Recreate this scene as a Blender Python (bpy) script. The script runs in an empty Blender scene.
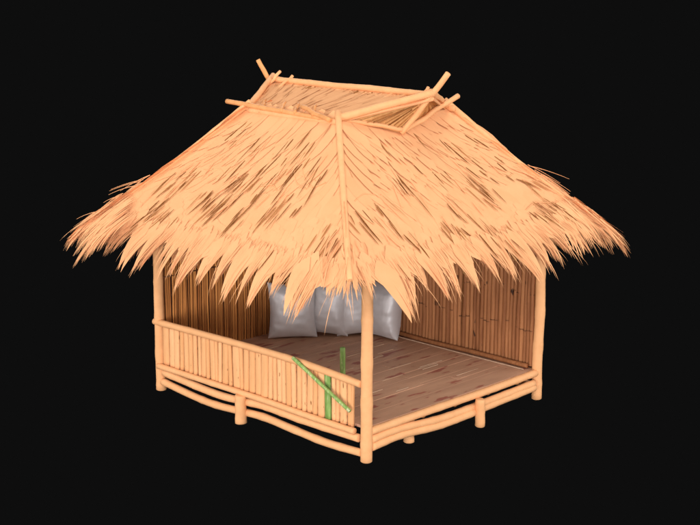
import bpy, bmesh, math, random
from mathutils import Vector, Matrix, noise
random.seed(11)
R = random.Random(7)
scene = bpy.context.scene
COL = scene.collection
V = Vector

# ------------------------------------------------------------------ dimensions (metres)
B, A = 3.0, 3.516            # hut plan: x (open front-right side) and y (railing side)
ZF = 0.37                    # floor level
XC, YC = B/2, A/2
ZG, ZR = 3.508, 3.76         # gablet base and ridge
GW, GL = 0.908, 0.74         # gablet half sizes
RL = 1.33                    # ridge half length
OV, ZE = 0.66, 2.06          # eave overhang and height of the solid roof edge

# ------------------------------------------------------------------ helpers
def link(o, parent=None):
    COL.objects.link(o)
    if parent is not None: o.parent = parent
    return o
def thing(name, label, cat, loc=(0, 0, 0), group=None):
    o = bpy.data.objects.new(name, None); link(o); o.location = loc
    o.empty_display_size = 0.1
    o['label'] = label; o['category'] = cat
    if group: o['group'] = group
    return o
class MB:
    def __init__(s): s.v = []; s.f = []; s.m = []; s.c = []
    def face(s, idx, mi=0): s.f.append(idx); s.m.append(mi)
    def build(s, name, mats, parent=None, smooth=True, label=None):
        me = bpy.data.meshes.new(name)
        me.from_pydata([tuple(p) for p in s.v], [], s.f)
        if not isinstance(mats, (list, tuple)): mats = [mats]
        for m in mats: me.materials.append(m)
        me.polygons.foreach_set('material_index', s.m)
        me.polygons.foreach_set('use_smooth', [smooth]*len(s.f))
        if s.c:
            at = me.attributes.new('tint', 'FLOAT', 'POINT')
            at.data.foreach_set('value', s.c)
        me.update()
        o = bpy.data.objects.new(name, me); link(o, parent)
        if label: o['label'] = label
        return o
    def tube(s, pts, rad, seg=10, mi=0, tint=None, flat=1.0, cap=True):
        """round pole along pts; rad is a number, a list or f(i)."""
        n = len(pts); base = len(s.v); tint = R.random() if tint is None else tint
        t0 = (pts[1]-pts[0]).normalized()
        ref = V((0, 0, 1)) if abs(t0.z) < .9 else V((1, 0, 0))
        for i, p in enumerate(pts):
            t = (pts[min(i+1, n-1)]-pts[max(i-1, 0)]).normalized()
            a = t.cross(ref).normalized(); b = a.cross(t).normalized()
            r = rad[i] if isinstance(rad, (list, tuple)) else rad
            for k in range(seg):
                an = 2*math.pi*k/seg
                s.v.append(p + a*(math.cos(an)*r) + b*(math.sin(an)*r*flat)); s.c.append(tint)
        for i in range(n-1):
            for k in range(seg):
                k2 = (k+1) % seg
                s.face((base+i*seg+k, base+i*seg+k2, base+(i+1)*seg+k2, base+(i+1)*seg+k), mi)
        if cap:
            for end in (0, n-1):
                c0 = len(s.v)
                t = (pts[1]-pts[0]).normalized() if end == 0 else (pts[-1]-pts[-2]).normalized()
                r = rad[end] if isinstance(rad, (list, tuple)) else rad
                ring = [s.v[base+end*seg+k].copy() for k in range(seg)]
                ctr = pts[end]
                ins = [ctr + (q-ctr)*.78 + t*(r*.16*(-1 if end == 0 else 1)) for q in ring]
                for q in ins: s.v.append(q); s.c.append(tint)
                for k in range(seg):
                    k2 = (k+1) % seg
                    if end == 0: s.face((base+k2, base+k, c0+k, c0+k2), mi)
                    else: s.face((base+end*seg+k, base+end*seg+k2, c0+k2, c0+k), mi)
                s.face(tuple(range(c0, c0+seg)) if end else tuple(reversed(range(c0, c0+seg))), mi)
    def box(s, p0, p1, mi=0, tint=None, jit=0):
        b = len(s.v); tint = R.random() if tint is None else tint
        for z in (p0[2], p1[2]):
            for x, y in ((p0[0], p0[1]), (p1[0], p0[1]), (p1[0], p1[1]), (p0[0], p1[1])):
                s.v.append(V((x+R.uniform(-jit, jit), y+R.uniform(-jit, jit), z))); s.c.append(tint)
        for q in ((0, 3, 2, 1), (4, 5, 6, 7), (0, 1, 5, 4), (1, 2, 6, 5), (2, 3, 7, 6), (3, 0, 4, 7)):
            s.face(tuple(b+i for i in q), mi)
    def strip(s, ctr, wid, nrm, mi=0, tint=.5, fold=0.0):
        """a leaf: centre line ctr, half widths wid, side vectors from nrm (surface normal); folded along its middle."""
        b = len(s.v); n = len(ctr)
        for i, p in enumerate(ctr):
            t = (ctr[min(i+1, n-1)]-ctr[max(i-1, 0)]).normalized()
            sd = t.cross(nrm).normalized()
            s.v += [p-sd*wid[i], p+nrm*(wid[i]*fold), p+sd*wid[i]]; s.c += [tint]*3
        for i in range(n-1):
            for k in range(2):
                s.face((b+i*3+k, b+i*3+k+1, b+i*3+3+k+1, b+i*3+3+k), mi)

def pole_path(p0, p1, n=14, wob=.012, sag=0.0, seed=0, ext=None):
    p0, p1 = V(p0), V(p1); out = []
    for i in range(n):
        t = i/(n-1); p = p0.lerp(p1, t)
        w = V((noise.noise(V((t*3, seed, 0))), noise.noise(V((t*3, seed, 5))), noise.noise(V((t*3, seed, 9)))))*wob*2
        p += w*math.sin(math.pi*t)**.5 if 0 < t < 1 else V((0, 0, 0))
        p.z -= sag*math.sin(math.pi*t); out.append(p)
    return out
def pole(name, p0, p1, r, mat, parent, r1=None, wob=.01, sag=0, seed=None, n=None, label=None, nodes=.33, path=None, seg=14):
    seed = R.uniform(0, 99) if seed is None else seed
    L = (V(p1)-V(p0)).length; r1 = r if r1 is None else r1
    n = n or max(8, int(L/.06))
    pts = path or pole_path(p0, p1, n, wob, sag, seed)
    n = len(pts); rr = []
    for i in range(n):
        t = i/(n-1); q = r+(r1-r)*t
        d = abs(((t*L/nodes+seed) % 1)-.5)
        q *= 1+.05*noise.noise(V((t*L*3, seed, 2)))+(.07 if d < .1 else 0)
        rr.append(q)
    m = MB(); m.tube(pts, rr, seg)
    return m.build(name, mat, parent, label=label)

# ------------------------------------------------------------------ materials
def material(name, c1, c2, rough=.75, scale=(6, 6, 6), bump=.15, c3=None, spots=None, tintamt=.35, spec=.2, sheen=0, bscale=None):
    m = bpy.data.materials.new(name); m.use_nodes = True
    nt = m.node_tree; N = nt.nodes; L = nt.links; bs = N['Principled BSDF']
    bs.inputs['Roughness'].default_value = rough
    bs.inputs['Specular IOR Level'].default_value = spec
    if sheen: bs.inputs['Sheen Weight'].default_value = sheen
    tc = N.new('ShaderNodeTexCoord'); mp = N.new('ShaderNodeMapping'); mp.inputs['Scale'].default_value = scale
    L.new(tc.outputs['Object'], mp.inputs['Vector'])
    nz = N.new('ShaderNodeTexNoise'); nz.inputs['Scale'].default_value = 1; nz.inputs['Detail'].default_value = 6; nz.inputs['Roughness'].default_value = .6
    L.new(mp.outputs[0], nz.inputs['Vector'])
    at = N.new('ShaderNodeAttribute'); at.attribute_name = 'tint'
    ma = N.new('ShaderNodeMath'); ma.operation = 'MULTIPLY_ADD'; ma.inputs[1].default_value = tintamt; L.new(at.outputs['Fac'], ma.inputs[0])
    mb = N.new('ShaderNodeMath'); mb.operation = 'MULTIPLY_ADD'; mb.inputs[1].default_value = 1.6*(1-tintamt*.5); mb.inputs[2].default_value = -.35-tintamt*.1
    L.new(nz.outputs['Fac'], mb.inputs[0]); L.new(mb.outputs[0], ma.inputs[2])
    rp = N.new('ShaderNodeValToRGB'); e = rp.color_ramp.elements
    e[0].position = .12; e[0].color = (*c1, 1); e[1].position = .85; e[1].color = (*c2, 1)
    if c3: x = rp.color_ramp.elements.new(.5); x.color = (*c3, 1)
    L.new(ma.outputs[0], rp.inputs[0]); out = rp.outputs[0]
    if spots:
        sc, thr, col = spots
        mp2 = N.new('ShaderNodeMapping'); mp2.inputs['Scale'].default_value = sc; L.new(tc.outputs['Object'], mp2.inputs['Vector'])
        n2 = N.new('ShaderNodeTexNoise'); n2.inputs['Scale'].default_value = 1; n2.inputs['Detail'].default_value = 3; L.new(mp2.outputs[0], n2.inputs['Vector'])
        r2 = N.new('ShaderNodeValToRGB'); r2.color_ramp.elements[0].position = thr; r2.color_ramp.elements[1].position = thr+.04; L.new(n2.outputs['Fac'], r2.inputs[0])
        mx = N.new('ShaderNodeMix'); mx.data_type = 'RGBA'; L.new(r2.outputs[0], mx.inputs['Factor']); L.new(out, mx.inputs['A']); mx.inputs['B'].default_value = (*col, 1); out = mx.outputs['Result']
    L.new(out, bs.inputs['Base Color'])
    if bump:
        bn = N.new('ShaderNodeBump'); bn.inputs['Strength'].default_value = bump; bn.inputs['Distance'].default_value = .01
        if bscale:
            mp3 = N.new('ShaderNodeMapping'); mp3.inputs['Scale'].default_value = bscale; L.new(tc.outputs['Object'], mp3.inputs['Vector'])
            n3 = N.new('ShaderNodeTexNoise'); n3.inputs['Scale'].default_value = 1; n3.inputs['Detail'].default_value = 4; L.new(mp3.outputs[0], n3.inputs['Vector']); L.new(n3.outputs['Fac'], bn.inputs['Height'])
        else: L.new(nz.outputs['Fac'], bn.inputs['Height'])
        L.new(bn.outputs[0], bs.inputs['Normal'])
    return m
M = {}
M['straw'] = material('straw', (.785, .385, .178), (.84, .425, .203), .9, (5, 5, 5), .05, spec=.02, tintamt=.4)
M['dark_straw_slit_shade'] = material('dark_straw_slit_shade', (.19, .062, .016), (.50, .215, .075), .9, (14, 14, 14), .1, spec=.02, tintamt=.7)  # dark tone paints the shade in slits and gaps; also dark straw ends
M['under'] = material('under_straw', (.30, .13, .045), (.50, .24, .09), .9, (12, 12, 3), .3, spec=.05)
M['bamboo'] = material('pale_bamboo', (.76, .37, .160), (.85, .44, .205), .7, (10, 10, 10), .12, spec=.15, tintamt=.3)
M['slat'] = material('pale_slat', (.74, .36, .15), (.85, .45, .215), .75, (22, 22, 3), .2, spec=.15, tintamt=.6, spots=((30, 30, 8), .68, (.30, .13, .045)))
M['orange'] = material('orange_bamboo', (.62, .26, .09), (.80, .38, .15), .6, (10, 10, 10), .1, spec=.15)
M['gable'] = material('gable_panel', (.56, .27, .095), (.78, .42, .17), .8, (16, 16, 5), .3, spec=.05)
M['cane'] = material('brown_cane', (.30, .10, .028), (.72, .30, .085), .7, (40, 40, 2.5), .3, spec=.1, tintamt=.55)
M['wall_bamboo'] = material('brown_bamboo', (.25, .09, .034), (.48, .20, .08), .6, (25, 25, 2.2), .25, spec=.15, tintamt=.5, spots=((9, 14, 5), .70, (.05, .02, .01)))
M['floor'] = material('floor_bamboo', (.46, .25, .155), (.62, .35, .22), .5, (1.2, 5, 5), .15, c3=(.54, .30, .185), spec=.25, tintamt=.15, spots=((2.6, 9, 3), .60, (.36, .12, .08)))
M['sliver'] = material('pale_sliver', (.45, .30, .20), (.62, .42, .28), .6, (5, 5, 5), 0)
M['green'] = material('green_bamboo', (.13, .25, .05), (.42, .52, .19), .5, (22, 22, 5), .1, c3=(.27, .40, .11), spec=.3, spots=((45, 45, 5), .60, (.60, .56, .33)))
M['pillow'] = material('pillow_satin', (.57, .525, .51), (.69, .655, .65), .5, (3, 3, 3), .10, spec=.6, sheen=.3, bscale=(3, 3, 7), tintamt=0)
M['pillow'].node_tree.nodes['Principled BSDF'].inputs['Metallic'].default_value = .25
M['node'] = material('dark_node', (.08, .028, .012), (.20, .075, .03), .8, (30, 30, 30), 0)
M['rope'] = material('rope', (.30, .14, .05), (.5, .26, .1), .9, (60, 60, 60), .2)

# ================================================================== THE HUT
hut = thing('bamboo_hut', 'open bamboo hut with a shaggy straw hipped roof, railing and raised floor', 'hut', (0, 0, 0))

# ---- posts
def post(name, x, y, z1, r, top=None, z0=0.0):
    tx, ty = top or (x, y)
    return pole(name, (x, y, z0), (tx, ty, z1), r, M['bamboo'], hut, r1=r*.94, wob=.006, nodes=.45, seg=18)
TOPZ = 2.30
post('corner_post', 0, 0, TOPZ, .064)
post('corner_post', 0.0, A, TOPZ, .062)
post('corner_post', B, 0, TOPZ, .062)
post('corner_post', B, A, TOPZ, .060)
post('short_post', -.075, 1.936, .30, .070, z0=-.03)
post('short_post', 1.80, -.09, .285, .058, z0=-.03)
post('short_post', .77, .085, .24, .062)
post('short_post', 1.5, 1.76, .30, .062)
post('short_post', 1.5, A, .30, .06)
post('short_post', B, 1.76, .30, .06)

# ---- floor deck: split bamboo strips laid along x, one mesh
fl = MB(); y = .02
while y < A-.02:
    w = R.uniform(.05, .12); x = .03
    while x < B-.03:
        x2 = min(B-.03, x+R.uniform(1.2, 3.4))
        z = ZF+R.uniform(-.003, .002); y2 = min(y+w, A)
        fl.box((x, y, ZF-.03), (x2-.001, y2-.0003, z)); x = x2
    y += w
SL = [(.9, .78), (1.25, .62), (1.5, 1.0), (1.9, 1.25), (.75, 1.05), (1.3, 1.6), (2.0, 1.7), (1.15, 2.1), (.95, 2.55), (1.35, 2.95), (1.0, 3.05), (2.15, 1.02), (.55, 1.9), (1.7, 2.2)]
for (x, y) in SL + [(R.uniform(.4, 2.6), R.uniform(.5, 3.3)) for _ in range(16)]:
    L = R.uniform(.1, .42)
    fl.box((x-L/2, y, ZF-.001), (x+L/2, y+R.uniform(.006, .012), ZF+.005), 1, jit=.002)
deck = fl.build('floor_deck', [M['floor'], M['sliver']], hut, smooth=False)
jo = MB()
for x in (.35, .95, 1.5, 2.1, 2.65):
    jo.tube(pole_path((x, .03, .285), (x, A-.03, .285), 10, .01, 0, x), .045, 10)
jo.build('floor_joist', M['under'], hut)

# ---- edge beams
def pp(l): return [V(p) for p in l]
def smooth_path(pts, n=40):
    pts = pp(pts); out = []; m = len(pts)
    for i in range(n):
        t = i/(n-1)*(m-1); k = min(int(t), m-2); u = t-k
        p0, p1, p2, p3 = pts[max(k-1, 0)], pts[k], pts[k+1], pts[min(k+2, m-1)]
        out.append(.5*((2*p1)+(p2-p0)*u+(2*p0-5*p1+4*p2-p3)*u*u+(3*p1-p0-3*p2+p3)*u**3))
    return out
def log(name, pts, r, mat=None):
    P = smooth_path(pts); return pole(name, P[0], P[-1], r, mat or M['bamboo'], hut, path=P)
# railing side (x = 0)
log('edge_beam', [(-.01, 3.44, .235), (-.01, 2.4, .185), (-.01, 1.65, .235), (-.01, 1.0, .225), (-.01, .1, .235)], .046)
log('edge_beam', [(-.02, 3.46, .115), (-.02, 2.8, .06), (-.02, 2.36, .055), (-.02, 1.65, .105), (-.02, 1.16, .085), (-.02, .6, .062), (-.02, .06, .085)], .044)
# open side (y = 0)
log('edge_beam', [(.05, -.01, .325), (1.0, -.015, .33), (2.0, -.01, .322), (2.95, -.01, .335)], .044)
log('edge_beam', [(.05, -.02, .235), (.5, -.02, .245), (1.1, -.02, .195), (1.6, -.015, .185), (2.2, -.02, .20), (2.9, -.02, .215)], .044)
log('edge_beam', [(.05, -.03, .155), (.5, -.025, .17), (1.1, -.03, .125), (1.5, -.035, .125), (2.1, -.03, .145), (2.9, -.03, .165)], .046)
# back sides
log('edge_beam', [(.05, A, .32), (1.5, A+.01, .31), (2.95, A, .32)], .045)
log('edge_beam', [(.05, A, .14), (1.5, A-.01, .12), (2.95, A, .15)], .045)
log('edge_beam', [(B, .05, .32), (B+.01, 1.7, .31), (B, 3.45, .32)], .045)
log('edge_beam', [(B, .05, .15), (B-.01, 1.7, .12), (B, 3.45, .14)], .045)

# ---- railing on the side x = 0
rail = bpy.data.objects.new('railing', None); link(rail, hut)
RY0, RY1 = .17, 3.44
P = smooth_path([(-.035, 3.57, .865), (-.035, 2.6, .885), (-.035, 1.6, .90), (-.035, .9, .895), (-.03, .06, .85)])
pole('top_rail', P[0], P[-1], .04, M['bamboo'], rail, path=P)
P = smooth_path([(-.05, 3.50, .315), (-.05, 2.6, .32), (-.05, 1.6, .325), (-.05, .8, .315), (-.05, .13, .315)])
pole('bottom_rail', P[0], P[-1], .036, M['bamboo'], rail, path=P)
sm = MB(); gm = MB(); y = RY1
def slat(m, y0, y1, z0, z1, x, tint=None, mi=0):
    n = 7; b = len(m.v); tint = R.random() if tint is None else tint
    rows = 12; lean = R.uniform(-.008, .008); d = R.uniform(.02, .032)
    yc, hw = (y0+y1)/2, (y1-y0)/2
    sd = R.uniform(0, 50)
    for j in range(rows):
        t = j/(rows-1); z = z0+(z1-z0)*t
        node = 1+(.12 if abs(((z/.27+sd) % 1)-.5) < .06 else 0)
        for k in range(n):
            a = math.pi*k/(n-1)
            m.v.append(V((x-math.sin(a)**.7*d*node, yc+lean*(t-.5)*2+math.cos(a)*hw*(1+.05*noise.noise(V((sd, z*4, 0)))), z))); m.c.append(tint)
    for j in range(rows-1):
        for k in range(n-1): m.face((b+j*n+k, b+j*n+k+1, b+(j+1)*n+k+1, b+(j+1)*n+k), mi)
        m.face((b+j*n+n-1, b+j*n, b+(j+1)*n, b+(j+1)*n+n-1), mi)
    m.face(tuple(b+(rows-1)*n+k for k in range(n)), mi); m.face(tuple(b+k for k in reversed(range(n))), mi)
greens = 0
while y > RY0+.03:
    w = R.choice([.06, .07, .085, .1, .13]) * R.uniform(.9, 1.1)
    if .61 < y < .76: w = y-.61
    y0 = max(y-w, RY0)
    if y <= .613 and not greens:
        greens = 1; slat(gm, .515, .608, .345, .865, -.012, mi=0); y = .513; continue
    slat(sm, y0+.002, y-.0025, .335+R.uniform(0, .01), .875, R.uniform(-.012, -.002)); y = y0-R.choice([.0, .001, .004])
sm.build('slats', M['slat'], rail)
gm.build('green_slat', M['green'], rail, label='green slat standing out among the pale ones')
bl = MB()   # backing battens behind the slats
for z in (.45, .78): bl.tube(pole_path((.02, .21, z), (.02, 3.40, z), 12, .004, 0, z), .017, 8)
bl.build('batten', M['bamboo'], rail)

# ---- back wall of thin canes (y = A) and side wall of split bamboo (x = B)
bw = bpy.data.objects.new('back_wall', None); link(bw, hut)
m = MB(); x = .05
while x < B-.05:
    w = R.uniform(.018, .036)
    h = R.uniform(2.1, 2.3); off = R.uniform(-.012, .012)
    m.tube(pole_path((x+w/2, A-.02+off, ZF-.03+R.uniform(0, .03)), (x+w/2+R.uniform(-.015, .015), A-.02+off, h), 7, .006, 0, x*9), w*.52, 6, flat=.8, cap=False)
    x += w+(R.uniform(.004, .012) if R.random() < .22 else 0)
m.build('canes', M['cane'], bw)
m = MB(); m.box((.05, A+.012, ZF-.03), (B-.05, A+.03, 2.25)); m.build('backing_mat', M['node'], bw, smooth=False)
for z in (1.42, 2.1): pole('batten', (.05, A-.04, z), (B-.05, A-.04, z-.01), .007, M['node'], bw)
sw = bpy.data.objects.new('side_wall', None); link(sw, hut)
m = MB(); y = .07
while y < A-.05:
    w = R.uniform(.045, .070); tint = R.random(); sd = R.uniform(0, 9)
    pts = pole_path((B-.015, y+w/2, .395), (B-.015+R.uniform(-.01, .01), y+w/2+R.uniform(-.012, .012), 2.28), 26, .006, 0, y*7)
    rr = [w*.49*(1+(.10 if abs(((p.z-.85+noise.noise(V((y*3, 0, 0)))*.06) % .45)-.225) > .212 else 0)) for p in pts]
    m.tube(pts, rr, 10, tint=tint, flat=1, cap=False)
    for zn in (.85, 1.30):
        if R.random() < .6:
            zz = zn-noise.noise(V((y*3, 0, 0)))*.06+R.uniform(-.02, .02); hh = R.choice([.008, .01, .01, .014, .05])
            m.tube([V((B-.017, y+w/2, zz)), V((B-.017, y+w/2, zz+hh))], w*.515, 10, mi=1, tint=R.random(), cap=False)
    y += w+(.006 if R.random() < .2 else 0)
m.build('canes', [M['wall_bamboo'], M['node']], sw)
m = MB(); m.box((B+.025, .07, ZF), (B+.04, A-.05, 2.25)); m.build('backing_mat', M['cane'], sw, smooth=False)
pole('bottom_rail', (B-.075, .1, .405), (B-.075, A-.08, .405), .028, M['wall_bamboo'], sw)
m = MB(); m.box((B-.155, .1, ZF+.002), (B-.145, A-.5, ZF+.012)); m.build('gap_light_line', M['sliver'], sw, smooth=False)  # pale strip standing in for light showing through the gap below the wall
for z, in ((1.55,), (2.1,)): pole('batten', (B+.06, .05, z), (B+.06, A-.05, z), .02, M['wall_bamboo'], sw)
# plates on top of the posts
for p0, p1 in (((-.04, 0, 2.31), (B+.04, 0, 2.31)), ((-.04, A, 2.31), (B+.04, A, 2.31)), ((0, -.04, 2.36), (0, A+.04, 2.36)), ((B, -.04, 2.36), (B, A+.04, 2.36))):
    pole('wall_plate', p0, p1, .05, M['under'], hut)

# ================================================================== ROOF
roof = bpy.data.objects.new('roof', None); link(roof, hut)
def ring(t):   # t = 0 gablet base, 1 solid eave ; returns corners: front, left, back, right
    hw = GW+(XC+OV-GW)*t; hl = GL+(YC+OV-GL)*t; z = ZG+(ZE-ZG)*t - .05*math.sin(math.pi*t)
    return [V((XC-hw-.13*t, YC-hl+.13*t, z)), V((XC-hw, YC+hl, z)), V((XC+hw, YC+hl, z)), V((XC+hw-.09*t, YC-hl+.05*t, z+.04*t))]
# faces: 0 left (x-), 1 back (y+), 2 right-back (x+), 3 front-right (y-)
FACE = {0: (0, 1), 1: (1, 2), 2: (2, 3), 3: (0, 3)}
def fpt(face, u, v):
    c = ring(v); a, b = FACE[face]
    if v > 1:
        return c[a].lerp(c[b], u)
    return c[a].lerp(c[b], u)
def frame(face):
    a, b = FACE[face]; c0, c1 = ring(0), ring(1)
    S = (c1[b]-c1[a]).normalized()
    D = ((c1[a]+c1[b])-(c0[a]+c0[b])).normalized()
    n = S.cross(D).normalized()
    if n.z < 0: n = -n
    return S, D, n
# solid under-layer (two skins joined at the eave)
m = MB(); NV, NU = 12, 16
for face in range(4):
    S, D, n = frame(face)
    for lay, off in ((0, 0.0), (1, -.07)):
        b = len(m.v)
        for j in range(NV+1):
            for i in range(NU+1):
                u = i/NU; v = .88*j/NV
                q = fpt(face, u, v)+V((0, 0, off)); m.v.append(q); m.c.append(.5)
        for j in range(NV):
            for i in range(NU): m.face((b+j*(NU+1)+i, b+j*(NU+1)+i+1, b+(j+1)*(NU+1)+i+1, b+(j+1)*(NU+1)+i), lay)
    b0 = b-(NV+1)*(NU+1)
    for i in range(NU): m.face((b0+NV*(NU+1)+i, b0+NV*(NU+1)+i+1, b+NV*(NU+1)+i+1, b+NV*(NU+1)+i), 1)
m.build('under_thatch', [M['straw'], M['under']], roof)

def span(face):   # which eave end is the shared front corner -> t runs 0 (front or back-right corner) .. 1
    return {0: lambda u: u, 3: lambda u: u, 1: lambda u: abs(u-.5)*2, 2: lambda u: 1-u}[face]
def direction(face, u, v, fr, fringe=False):
    S, D, n = fr
    if face in (0, 3): c = .14+.66*max(0, u)**2.2
    elif face == 1: c = (u-.5)*1.5
    else: c = (u-.5)*1.5
    if fringe and face in (0, 3): c = .14+.72*max(0, u)**2.6-.45*max(0, 1-u*6)
    return (D+S*c).normalized()
def spot(face, u, s):
    """point at eave-parallel coordinate u on the slope at s in [0,1] (top..eave)"""
    return fpt(face, u, s)

def add_blade(m, face, fr, u, v, L, w, lift, mi=0, tint=None, da=0, droop=0, converge=None, end_lift=None, n=6, fold=.25, fringe=False):
    S, D, nn = fr
    p = fpt(face, u, v)+nn*lift
    d = direction(face, u, v, fr, fringe)
    d = (d*math.cos(da)+nn.cross(d)*math.sin(da)).normalized()
    side = d.cross(nn).normalized()
    tint = R.random() if tint is None else tint
    pts = []; wid = []; q = p.copy(); st = L/(n-1)
    el = 0 if end_lift is None else end_lift
    cur = R.gauss(0, .05)
    for i in range(n):
        t = i/(n-1)
        pts.append(q + (V((0, 0, 0)) if converge is None else (converge*max(0, (t-.22)/.78)**1.15)) + nn*(el*t))
        wid.append(w*(min(1, .45+t*3)*(1 if t < .55 else max(.03, 1-((t-.55)/.45)**1.6))))
        dd = d + V((0, 0, -1))*droop*t*t*1.6 + side*cur*t
        q = q+dd.normalized()*st
    m.strip(pts, wid, nn, mi, tint, fold)

# bent twigs and binding straws lying across the slopes
def twig(m, face, uv, r=.009):
    S, D, nn = frame(face); P = smooth_path([fpt(face, u, v)+nn*.018 for u, v in uv], 16)
    m.tube(P, [.72*r*(1-.5*abs(i/15-.5)) for i in range(16)], 7)
def twigs(m, face):
    n_ = 3
    for i in range(n_):
        u = .08+.84*(i+R.random())/n_; v = R.choice([.36, .44, .7, .74])+R.uniform(-.03, .03); s = R.choice([-1, 1])
        du = R.uniform(.04, .12)
        twig(m, face, [(u-du, v-.03*s), (u-du*.3, v+.0*s), (u+du*.4, v+.015), (u+du, v+.02)], R.uniform(.006, .011))
    if face == 0:
        twig(m, 0, [(.20, .20), (.235, .30), (.21, .38), (.16, .42), (.09, .38)], .010)
        twig(m, 0, [(.30, .26), (.26, .40), (.19, .44)], .009)
    else: twig(m, 3, [(.28, .46), (.36, .42), (.44, .40)], .010)

def add_shard(m, face, fr, u, v, L, w, lift, droop, conv, tint, n=10):
    S, D, nn = fr; v += R.uniform(-.06, .02); p = fpt(face, u, v)+nn*lift; d = direction(face, u, v, fr, True); pts = []; wid = []; q = p.copy(); sd = d.cross(nn).normalized(); cu = R.uniform(-.12, .12)
    for i in range(n):
        t = i/(n-1); pts.append(q+conv*max(0, (t-.2)/.8)**1.1); wid.append(w*.55*min(1, .12+t*4)*max(.004, 1-t**1.55))
        q = q+(d+V((0, 0, -1))*droop*t*t*1.6+sd*cu*t).normalized()*(L/(n-1))
    m.strip(pts, wid, nn, 0, tint, .0)
for face in range(4):
    fr = frame(face); S, D, nn = fr
    m = MB(); Le = (ring(1)[FACE[face][1]]-ring(1)[FACE[face][0]]).length
    front = face in (0, 3)
    # courses of thatch lying close to the slope
    rows = 11
    for r_ in range(rows):
        v = -.02+r_*(.84/(rows-1)); c = ring(max(v, 0)); wl = (c[FACE[face][1]]-c[FACE[face][0]]).length
        k = int(wl/.055)
        for i in range(k):
            u = (i+R.random())/k
            add_blade(m, face, fr, u, v+R.uniform(-.035, .035), min(R.uniform(.38, .6), max(.1, (.965-v)*2.05)), R.uniform(.045, .10), .005+R.uniform(0, .004), 0, R.random(), R.gauss(0, .03), 0, n=5, fold=0,
                      end_lift=R.uniform(.0, .003))
    # dark slivers laid on top, painting the shaded slits between bundles, in clusters
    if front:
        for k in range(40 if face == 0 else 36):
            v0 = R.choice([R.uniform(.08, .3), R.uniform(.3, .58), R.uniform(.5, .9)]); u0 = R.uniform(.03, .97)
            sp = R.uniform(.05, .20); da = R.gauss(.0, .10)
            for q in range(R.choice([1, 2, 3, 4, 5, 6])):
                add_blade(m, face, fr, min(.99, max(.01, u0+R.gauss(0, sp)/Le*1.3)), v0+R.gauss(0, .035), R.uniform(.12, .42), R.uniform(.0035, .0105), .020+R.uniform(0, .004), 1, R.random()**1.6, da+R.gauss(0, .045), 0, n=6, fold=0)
            # pale straws lying on top beside them
            for q in range(R.randint(0, 2)):
                add_blade(m, face, fr, min(.99, max(.01, u0+R.gauss(0, sp)/Le*1.4)), v0+R.gauss(-.02, .04), R.uniform(.2, .45), R.uniform(.005, .009), .024+R.uniform(0, .006), 0, R.random(), da+R.gauss(0, .16), 0, n=6, fold=.3)
    # fringe: bundles that taper to ragged points below the eave
    rr_ = random.Random(40+face); bundles = []; q0 = -.03
    pre = {0: [(.16, .36), (.22, .38), (.50, .72), (.24, .52)], 3: [(.18, .36), (.24, .40), (.50, .76), (.18, .50)]}.get(face, [])
    for wb, lc in pre: bundles.append((q0, wb, lc, .02, .6, [0, 0, .1])); q0 += wb/Le
    while q0 < 1.03:
        wb = rr_.choice([rr_.uniform(.09, .18), rr_.uniform(.18, .30), rr_.uniform(.28, .44)]); bundles.append((q0, wb, (1-.22*max(0, q0)**6*(face == 3))*rr_.uniform(.56, .76)+.35*(wb-.2), rr_.uniform(-.04, .05), rr_.uniform(.3, .8), [rr_.uniform(-.5, .5) for _ in range(3)])); q0 += wb/Le
    for layer, (v0, sc, dr, lift, wk) in enumerate(((.80, .80, .95, .0, 1.0), (.85, 1.0, .72, .016, 1.0))):
        for (s, wb, Lc, cr, bend, ends) in bundles:
            uc = s+wb/Le/2
            nsh = 2 if wb > .3 and Lc < .76 else 1     # broad leaf sheaths that carry each bundle
            for q in range(nsh+1):
                uo = uc+((q+.5)/(nsh+1)-.5)*wb/Le*.8
                add_shard(m, face, fr, min(.995, max(.005, uo)), v0-.02, Lc*sc*(.93 if q else .97), wb*(.62 if nsh == 1 else .46)*wk, lift+.002*q, dr, S*cr+S*((uc-uo)*Le*.55), R.random())
            nb = int(wb/.013)+6
            for i in range(nb):
                x = (i+R.random())/nb-.5            # -0.5..0.5 over the bundle
                u = uc+x*wb*wk/Le*1.06
                if not -.02 <= u <= 1.02: continue
                sub = (ends[int((x+.5)*2.999)]*.16+R.gauss(0, .05))
                cv = S*(-(x-sub)*wb*(.80+.2*bend)+cr)
                add_blade(m, face, fr, min(1.0, max(0.0, u)), v0+R.uniform(-.05, .02), Lc*sc*(1-.75*abs(x)**1.2*R.uniform(.6, 1.3))*R.uniform(.9, 1.03), R.uniform(.006, .012), lift-.006+R.uniform(.0, .005), 0, R.random(), R.gauss(0, .02), dr*R.uniform(.92, 1.08), cv, n=8, fold=.05, fringe=True)
    # loose fine hairs at the hem
    for k in range(60 if front else 30):
        u = R.random()
        add_blade(m, face, fr, u, .9+R.uniform(-.05, .1), R.uniform(.25, .5), R.uniform(.002, .005), .02+R.uniform(0, .04), 0, R.random(), R.gauss(0, .2), R.uniform(.3, .9), n=8, fold=.2, fringe=True)
    if front: twigs(m, face)
    m.build('thatch', [M['straw'], M['dark_straw_slit_shade']], roof)

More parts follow.
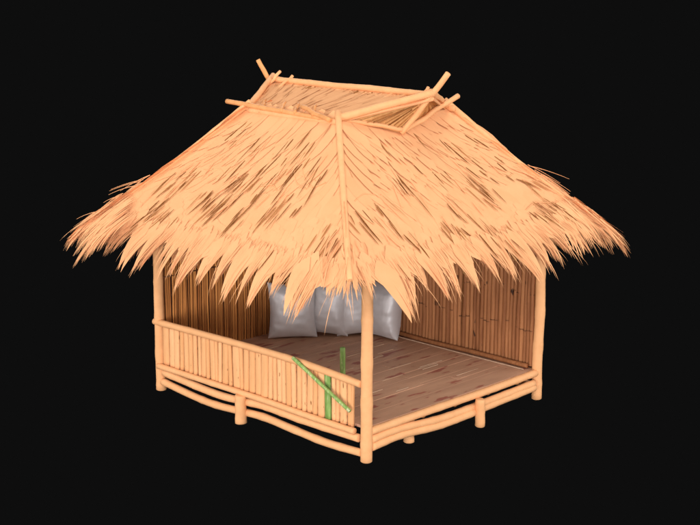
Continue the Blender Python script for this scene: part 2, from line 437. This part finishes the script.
# corner tufts where two slopes meet, and strays along the hips
m = MB()
for ci in range(4):
    c0, c1 = ring(0)[ci], ring(1)[ci]
    d = (c1-c0).normalized(); out = V((d.x, d.y, 0)).normalized(); sd = V((-out.y, out.x, 0))
    up = sd.cross(d).normalized(); up = up if up.z > 0 else -up
    small = .55 if ci == 0 else 1
    for bn in range(7):       # drooping bundles round the corner
        if ci == 0 and abs(bn-3) > 1: continue
        a0 = (bn-3)*.35+R.uniform(-.06, .06); L0 = R.uniform(.60, .72)*(.50, 1, 1, .68)[ci]; dr0 = R.uniform(.55, .95)*(1+abs(a0)*.5)
        for k in range(7 if ci == 0 else 46):
            x = R.uniform(-1, 1); a = a0+x*.17*1.0; st = c0.lerp(c1, .76+R.uniform(-.09, .06))+sd*(a*.42)+up*(R.uniform(-.01, .012)-abs(a)*.235)
            L = L0*(1-.35*abs(x)**1.3*R.uniform(.5, 1.3)); n = 8; pts = []; wd = []; q = st.copy(); w = R.uniform(.006, .013)
            dd = (d+sd*(a*.75)).normalized()
            for i in range(n):
                t = i/(n-1); pts.append(q-sd*(x*.07*max(0, (t-.3)/.7))); wd.append(w*min(1, .15+3*t)*(1-max(0, t-.4)/.6)+.0006); q = q+(dd+V((0, 0, -dr0*t*t*1.3))).normalized()*(L/(n-1))
            m.strip(pts, wd, (up+out*.15+sd*max(-1.2, min(1.2, a*4))).normalized(), 0, R.random(), .1)
    for k in range(int(60*small)):
        a = R.gauss(0, .30); st = c0.lerp(c1, R.uniform(.75, .95))+sd*a*.22+up*R.uniform(0, .03)
        L = R.uniform(.12, .36)*small; n = 7; pts = []; wd = []; q = st.copy(); dd = (d+sd*a*.9).normalized(); w = R.uniform(.002, .006)
        dr = R.uniform(0, .5)
        for i in range(n):
            t = i/(n-1); pts.append(q.copy()); wd.append(w*(1-t**1.5)+.0006); q = q+(dd+V((0, 0, -dr*t*t))).normalized()*(L/(n-1))
        m.strip(pts, wd, (up+sd*max(-1.2, min(1.2, a*4))).normalized(), 0, R.random(), .2)
    for k in range(24 if ci == 0 else 110):      # cover along the hip itself
        a = R.choice([-1, 1])*R.uniform(.1, .5); t0 = R.uniform(.3, .95); st = c0.lerp(c1, t0)+up*R.uniform(.0, .02)
        st.z -= .05*math.sin(math.pi*t0)
        L = R.uniform(.25, .45); n = 6; pts = []; wd = []; q = st.copy(); w = R.uniform(.008, .018); dd = (d+sd*a*.7-up*abs(a)*.55).normalized()
        for i in range(n):
            t = i/(n-1); pts.append(q.copy()); wd.append(w*(1-t**2)+.001); q = q+dd*(L/(n-1))
        m.strip(pts, wd, (up+sd*max(-1.1, min(1.1, a*6))).normalized(), 0, R.random(), .1)
    for k in range(16):
        t0 = R.uniform(.45, .97); st = c0.lerp(c1, t0); q = st+up*.02; L = R.uniform(.25, .5)*(1 if t0 < .7 else .55); pts = []; wd = []
        dd = (d+up*R.choice([.03, .1, .2, .4])+sd*R.uniform(-.1, .1)).normalized()
        for i in range(6): pts.append(q.copy()); wd.append(.0035*(1-i/6)+.0008); q = q+dd*(L/5)-V((0, 0, .004*i))
        m.strip(pts, wd, sd, 0, R.random(), .3); m.strip(pts, wd, up, 0, R.random(), .3)
m.build('corner_tuft', M['straw'], roof)

# poles of the roof
c0, c1 = ring(0), ring(1)
def hip(i, t1, r=.045, t0=-.02):
    pts = []
    for k in range(24):
        t = t0+(t1-t0)*k/23; q = ring(t)[i]; o = V((q.x-XC, q.y-YC, 0)).normalized()
        pts.append(q+o*.012+V((0, 0, .05*(1-k/23*(.5 if i == 0 else 1.0)))))
    return pole('hip_pole', pts[0], pts[-1], r, M['bamboo'], roof, path=pts, r1=.031 if i == 0 else .018)
hip(0, .93, .035); hip(1, .78, .04); hip(2, .5, .04); hip(3, .70, .04)
RIDGE0, RIDGE1 = V((XC, YC+RL, ZR)), V((XC, YC-RL, ZR))
pole('ridge_pole', RIDGE0+V((0, .02, 0)), RIDGE1+V((0, .05, 0)), .036, M['bamboo'], roof, wob=.008)
GF = V((XC-GW, YC-GL, ZG)); GLf = V((XC-GW, YC+GL, ZG)); GB = V((XC+GW, YC+GL, ZG)); GR = V((XC+GW, YC-GL, ZG))
# gablet slopes
def slope_panel(a, b, c, d, name, mat, th=.035, n=26):
    """a-b lower edge, d-c upper edge; strips laid from lower to upper edge"""
    m = MB(); nn = (b-a).cross(d-a).normalized(); nn = nn if nn.z > 0 else -nn
    bb = len(m.v)
    G = 10
    for off in (0, -th):
        for j in range(G+1):
            for i in range(n+1):
                lo = a.lerp(b, i/n); hi = d.lerp(c, i/n)
                m.v.append(lo.lerp(hi, j/G)+nn*off); m.c.append(.5)
    N1 = (G+1)*(n+1)
    for j in range(G):
        for i in range(n):
            q = (j*(n+1)+i, j*(n+1)+i+1, (j+1)*(n+1)+i+1, (j+1)*(n+1)+i)
            m.face(q, 0); m.face(tuple(N1+x for x in reversed(q)), 1)
    for i in range(n):
        m.face((i, i+1, N1+i+1, N1+i), 0); k = G*(n+1)+i; m.face((k+1, k, N1+k, N1+k+1), 0)
    for j in range(G):
        k = j*(n+1); m.face((k, k+n+1, N1+k+n+1, N1+k), 0); k += n; m.face((k+n+1, k, N1+k, N1+k+n+1), 0)
    # flat straws over it
    for k in range(230):
        u = R.random(); lo = a.lerp(b, u); hi = d.lerp(c, u+R.uniform(-.02, .02)); s = R.uniform(-.02, .6); L = R.uniform(.3, .5)
        lf = R.uniform(.002, .009); pts = [hi.lerp(lo, s+L*i/4)+nn*lf for i in range(5)]
        w = R.uniform(.02, .05); m.strip(pts, [w*.6, w, w, w*.8, w*.2], nn, 0, R.random(), 0)
    for k in range(16):  # thin dark slivers painting shaded slits here too
        u = R.random(); lo = a.lerp(b, u); hi = d.lerp(c, u); s = R.uniform(.05, .8); L = R.uniform(.1, .35)
        w = R.uniform(.002, .006); pts = [hi.lerp(lo, min(1, s+L*i/4))+nn*.019 for i in range(5)]
        m.strip(pts, [w*.2, w, w, w*.8, w*.1], nn, 2, R.random(), 0)
    if a.y > b.y and a.x < XC:      # torn straw ends bunched under the ridge pole
        for k in range(26):
            y = YC+R.uniform(-.95, .75); m.tube([V((XC-.045, y, ZR-.035)), V((XC-.062, y+R.uniform(-.02, .02), ZR-.05)), V((XC-.11, y+R.uniform(-.05, .05), ZR-.055))], R.uniform(.004, .011), 6, mi=R.choice([0, 2, 2]))
    return m.build(name, [mat, M['under'], M['dark_straw_slit_shade']], roof)
dn = V((0, 0, -.03))
slope_panel(GLf, GF, RIDGE1+dn, RIDGE0+dn, 'gablet_slope', M['straw'])
slope_panel(GB, GR, RIDGE1+dn, RIDGE0+dn, 'gablet_slope', M['straw'])
def verge(a, b, e0=.0, e1=.0, r=.036, mat=None, name='verge_pole'):
    d = (b-a).normalized(); return pole(name, a-d*e0, b+d*e1, r, mat or M['bamboo'], roof, wob=.006)
up = V((0, 0, .02)); 
verge(GLf+up, RIDGE0+up, .02, .09, .034)
verge(GF+up, RIDGE1+up+V((0, .02, 0)), .03, .0, .042)
verge(GB+up, RIDGE0+up+V((0, .03, 0)), .02, .0, .034)
verge(GR+up, RIDGE1+up+V((0, .05, 0)), .04, .0, .044)
# crossed pole tips at the ridge ends and the long leaning poles of the open gable
H = V((1.33, .76, 3.345))
pole('crossed_pole', (1.58, 3.03, 3.54), (1.40, 3.22, 3.995), .028, M['orange'], roof)
pole('crossed_pole', H+V((.0, -.01, -.02)), V((1.58, .30, 4.0)), .033, M['bamboo'], roof)
pole('crossed_pole', H+V((.0, -.01, -.01)), V((2.28, .74, 3.67)), .030, M['bamboo'], roof)
pole('gable_sill', GF+V((.07, -.01, .0)), H+V((-.01, -.02, .02)), .026, M['bamboo'], roof)
# eave pole of the gablet, poking out at the left
pole('gablet_eave_pole', (XC-GW-.03, 2.84, 3.575), (XC-GW-.03, YC-GL+.06, 3.50), .028, M['orange'], roof, wob=.004)
pole('gablet_eave_pole', (XC-GW-.02, 2.44, 3.50), (XC-GW-.02, YC-GL-.02, 3.485), .036, M['bamboo'], roof, wob=.006)
pole('gablet_eave_pole', (XC+GW, 2.75, 3.50), (XC+GW, .9, 3.50), .034, M['bamboo'], roof, wob=.006)
# stub ends
for y, h in ((3.0, .10), (2.78, .06), (1.06, .0), (.86, .0), (.72, .0), (.58, .07)):
    pole('rafter', (XC-.20, y, ZR-.10), (XC+.05, y-.02, ZR+h), .019, M['bamboo'], roof)
for i, y in enumerate((2.36, 2.02, 1.80, 1.52)):
    pole('rafter', (XC-GW+.16, y+.02, ZG+.105), (XC-GW-.06, y-.16, ZG+.03), .018, M['orange'], roof)
pole('rafter', (XC-GW+.03, 1.62, ZG+.095), (XC-GW-.09, 1.06, ZG+.0), .027, M['orange'], roof)
# recessed gable boards
m = MB()
def tri_panel(a, b, c, th=.02):
    n = (b-a).cross(c-a).normalized(); k = len(m.v)
    for o in (0, -th):
        for p in (a, b, c): m.v.append(p+n*o); m.c.append(.5)
    m.face((k, k+1, k+2)); m.face((k+5, k+4, k+3))
    for i in range(3): j = (i+1) % 3; m.face((k+i, k+3+i, k+3+j, k+j))
AP = RIDGE1+V((0, .10, -.05))
tri_panel(GF+V((.05, .04, -.02)), H+V((0, .03, -.02)), AP)
tri_panel(H+V((0, .03, -.02)), GR+V((-.02, .04, -.02)), AP)
for k in range(60):    # upright canes of the gable
    s = R.random(); e0, e1 = (GF+V((.05, .03, 0)), H+V((0, .01, 0))) if s < .5 else (H+V((0, .01, 0)), GR+V((-.02, .03, 0)))
    lo = e0.lerp(e1, (s*2) % 1); t = R.uniform(.75, .97); hi = lo.lerp(AP, t)+V((0, -.012, 0)); m.tube([lo+V((0, -.012, 0)), lo.lerp(hi, .5)+V((0, -.014, 0)), hi], R.uniform(.006, .012), 6, cap=False)
m.build('gable_panel', M['gable'], roof, smooth=False)
m = MB()
for k in range(7):
    lo = GF.lerp(H, .35+.6*k/7)+V((0, -.03, 0)); hi = lo.lerp(AP, R.uniform(.4, .8))+V((0, -.012, 0)); m.tube([lo.lerp(hi, .15), lo.lerp(hi, .6), hi], .006, 5, cap=False)
m.build('gable_gap_shade', M['dark_straw_slit_shade'], roof)  # dark rods drawn as the shaded gaps between the gable canes
for (a, b) in (((XC+GW, YC+GL, ZG), (XC, YC+RL, ZR-.05)),):
    m = MB(); p1, p2, p3 = V((XC-GW+.03, YC+GL-.02, ZG-.02)), V((XC+GW-.03, YC+GL-.02, ZG-.02)), V((XC, YC+RL-.1, ZR-.06))
    tri_panel(p1, p2, p3); m.build('gable_panel', M['gable'], roof, smooth=False)
# inner rafters under the thatch
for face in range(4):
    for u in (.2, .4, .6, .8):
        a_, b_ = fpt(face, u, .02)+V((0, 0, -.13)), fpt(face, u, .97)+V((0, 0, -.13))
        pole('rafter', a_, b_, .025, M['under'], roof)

# ================================================================== GREEN POLES
g = MB()
def solo(name, p0, p1, r, mat, label, cat, group=None):
    o = pole(name, p0, p1, r, mat, None, wob=.002); o['label'] = label; o['category'] = cat
    if group: o['group'] = group
    return o
solo('bamboo_pole', (-.095, 1.03, .95), (-.10, .15, .548), .021, M['green'], 'green bamboo pole lying slanted across the outside of the railing', 'pole')
solo('bamboo_pole', (1.135, 1.475, ZF), (1.13, 1.475, .72), .032, M['green'], 'short green bamboo pole standing upright on the floor behind the railing', 'pole')

# ================================================================== PILLOWS
def pillow(loc, w, h, th, yaw, lean, roll, label, seed, puff=1.0):
    bm = bmesh.new(); n = 26; grid = {}
    def zt(u, v):
        e = (1-abs(u)**2.6)*(1-abs(v)**2.6); return max(e, 0)**.55
    for side in (1, -1):
        for i in range(n+1):
            for j in range(n+1):
                u = 2*i/n-1; v = 2*j/n-1
                if side == -1 and (i in (0, n) or j in (0, n)): grid[side, i, j] = grid[1, i, j]; continue
                pin = 1-.12*(1-abs(v)**2)*abs(u)**2; pin2 = 1-.10*(1-abs(u)**2)*abs(v)**2
                x = u*w/2*pin; z = v*h/2*pin2
                d = zt(u, v)*th/2*puff
                wr = noise.noise(V((u*2.2+seed, v*5.5, side)))*.012+noise.noise(V((u*6+seed, v*2.0, side*3)))*.003
                cw = math.exp(-((abs(u)-1)**2+(abs(v)-1)**2)*5)*noise.noise(V(((u+v)*9, (u-v)*3, seed)))*.03
                d += (wr+cw)*min(1, zt(u, v)*2)
                sag = -.02*(1-v)*.5*(1-u*u)
                grid[side, i, j] = bm.verts.new((x, side*d, z+sag))
        for i in range(n):
            for j in range(n):
                f = (grid[side, i, j], grid[side, i+1, j], grid[side, i+1, j+1], grid[side, i, j+1])
                bm.faces.new(f if side == -1 else f[::-1])
    bmesh.ops.recalc_face_normals(bm, faces=bm.faces)
    me = bpy.data.meshes.new('pillow'); bm.to_mesh(me); bm.free()
    for p in me.polygons: p.use_smooth = True
    me.materials.append(M['pillow'])
    o = bpy.data.objects.new('pillow', me); link(o)
    sb = o.modifiers.new('s', 'SUBSURF'); sb.levels = 1; sb.render_levels = 1
    rot = Matrix.Rotation(yaw, 4, 'Z') @ Matrix.Rotation(lean, 4, 'X') @ Matrix.Rotation(roll, 4, 'Y')
    o.matrix_world = Matrix.Translation(loc) @ rot
    # settle on the floor
    zmin = min((o.matrix_world @ v.co).z for v in me.vertices)
    o.location.z += ZF+.002-zmin
    o['label'] = label; o['category'] = 'pillow'; o['group'] = 'grey pillows in the back corner'
    seam = [grid]  # piping along the outline
    return o
R2 = math.radians
# yaw 0 faces -y / +y ; negative lean tips the top away from the camera
pillow((1.86, 3.12, .7), .67, .76, .34, R2(-38), R2(-9), R2(0), 'square grey pillow at the left end of the row, against the dark cane wall', 1.3)
pillow((2.30, 2.86, .7), .56, .76, .38, R2(-62), R2(-8), R2(2), 'grey pillow wedged second from the left, its pale bulging side lit', 4.1)
pillow((2.56, 2.62, .7), .62, .74, .36, R2(-32), R2(-9), R2(-2), 'grey pillow partly hidden behind the front corner post', 7.7)
pillow((2.70, 2.24, .7), .50, .74, .34, R2(-88), R2(-5), R2(1), 'grey pillow at the right end of the row, seen edge on beside the bamboo wall', 9.2)

# ================================================================== CAMERA
cam = bpy.data.cameras.new('camera'); co = bpy.data.objects.new('camera', cam); link(co); scene.camera = co
cam.sensor_width = 36; cam.lens = 1375.3/700*36; cam.clip_end = 200
yaw, pit, rol = .7968, -.222, .0033
fw = V((math.sin(yaw)*math.cos(pit), math.cos(yaw)*math.cos(pit), math.sin(pit)))
rt = V((math.cos(yaw), -math.sin(yaw), 0)); upv = rt.cross(fw)
rt2 = rt*math.cos(rol)+upv*math.sin(rol); up2 = upv*math.cos(rol)-rt*math.sin(rol)
mt = Matrix((rt2, up2, -fw)).transposed().to_4x4(); mt.translation = V((-10.0245, -9.5452, 5.2951)); co.matrix_world = mt

# ================================================================== LIGHT
w = bpy.data.worlds.new('World'); scene.world = w; w.use_nodes = True
w.node_tree.nodes['Background'].inputs['Color'].default_value = (.0044, .0044, .0044, 1)
w.node_tree.nodes['Background'].inputs['Strength'].default_value = 1
def lamp(name, loc, size, power, col=(1, 1, 1), target=(1.5, 1.7, 1.6)):
    l = bpy.data.lights.new(name, 'AREA'); l.shape = 'DISK'; l.size = size; l.energy = power; l.color = col
    o = bpy.data.objects.new(name, l); link(o); o.location = loc
    o.rotation_euler = (V(target)-V(loc)).to_track_quat('-Z', 'Y').to_euler()
C = V((1.5, 1.7, 1.6))
for d, size, power, col in (
        ((-7.5, -7.0, 6.0), 9, 520, (1, .98, .97)), ((-10, 2.0, 4.0), 8, 310, (1, .99, .98)), ((2, -10, 4.5), 8, 520, (1, .98, .97)),
        ((-9.5, -9.0, .6), 6, 940, (.98, .98, 1)), ((-10, -3, -.5), 4, 330, (1, .98, .96)), ((-8, 8, 3.5), 7, 480, (1, .98, .96)),
        ((8, -7, 3.5), 7, 520, (1, .98, .96)), ((-1, -1, 12), 7, 480, (1, .98, .96)), ((6, 7, 6), 6, 400, (1, .98, .96))):
    K = 2.3
    lamp('studio_lamp', C+V(d)*K, size*1.7, power*K*K*.93, col)

scene.view_settings.view_transform = 'Standard'; scene.view_settings.look = 'None'
scene.view_settings.exposure = 0; scene.view_settings.gamma = 1
scene.render.engine = 'CYCLES'
scene.render.resolution_x = 1024; scene.render.resolution_y = 768
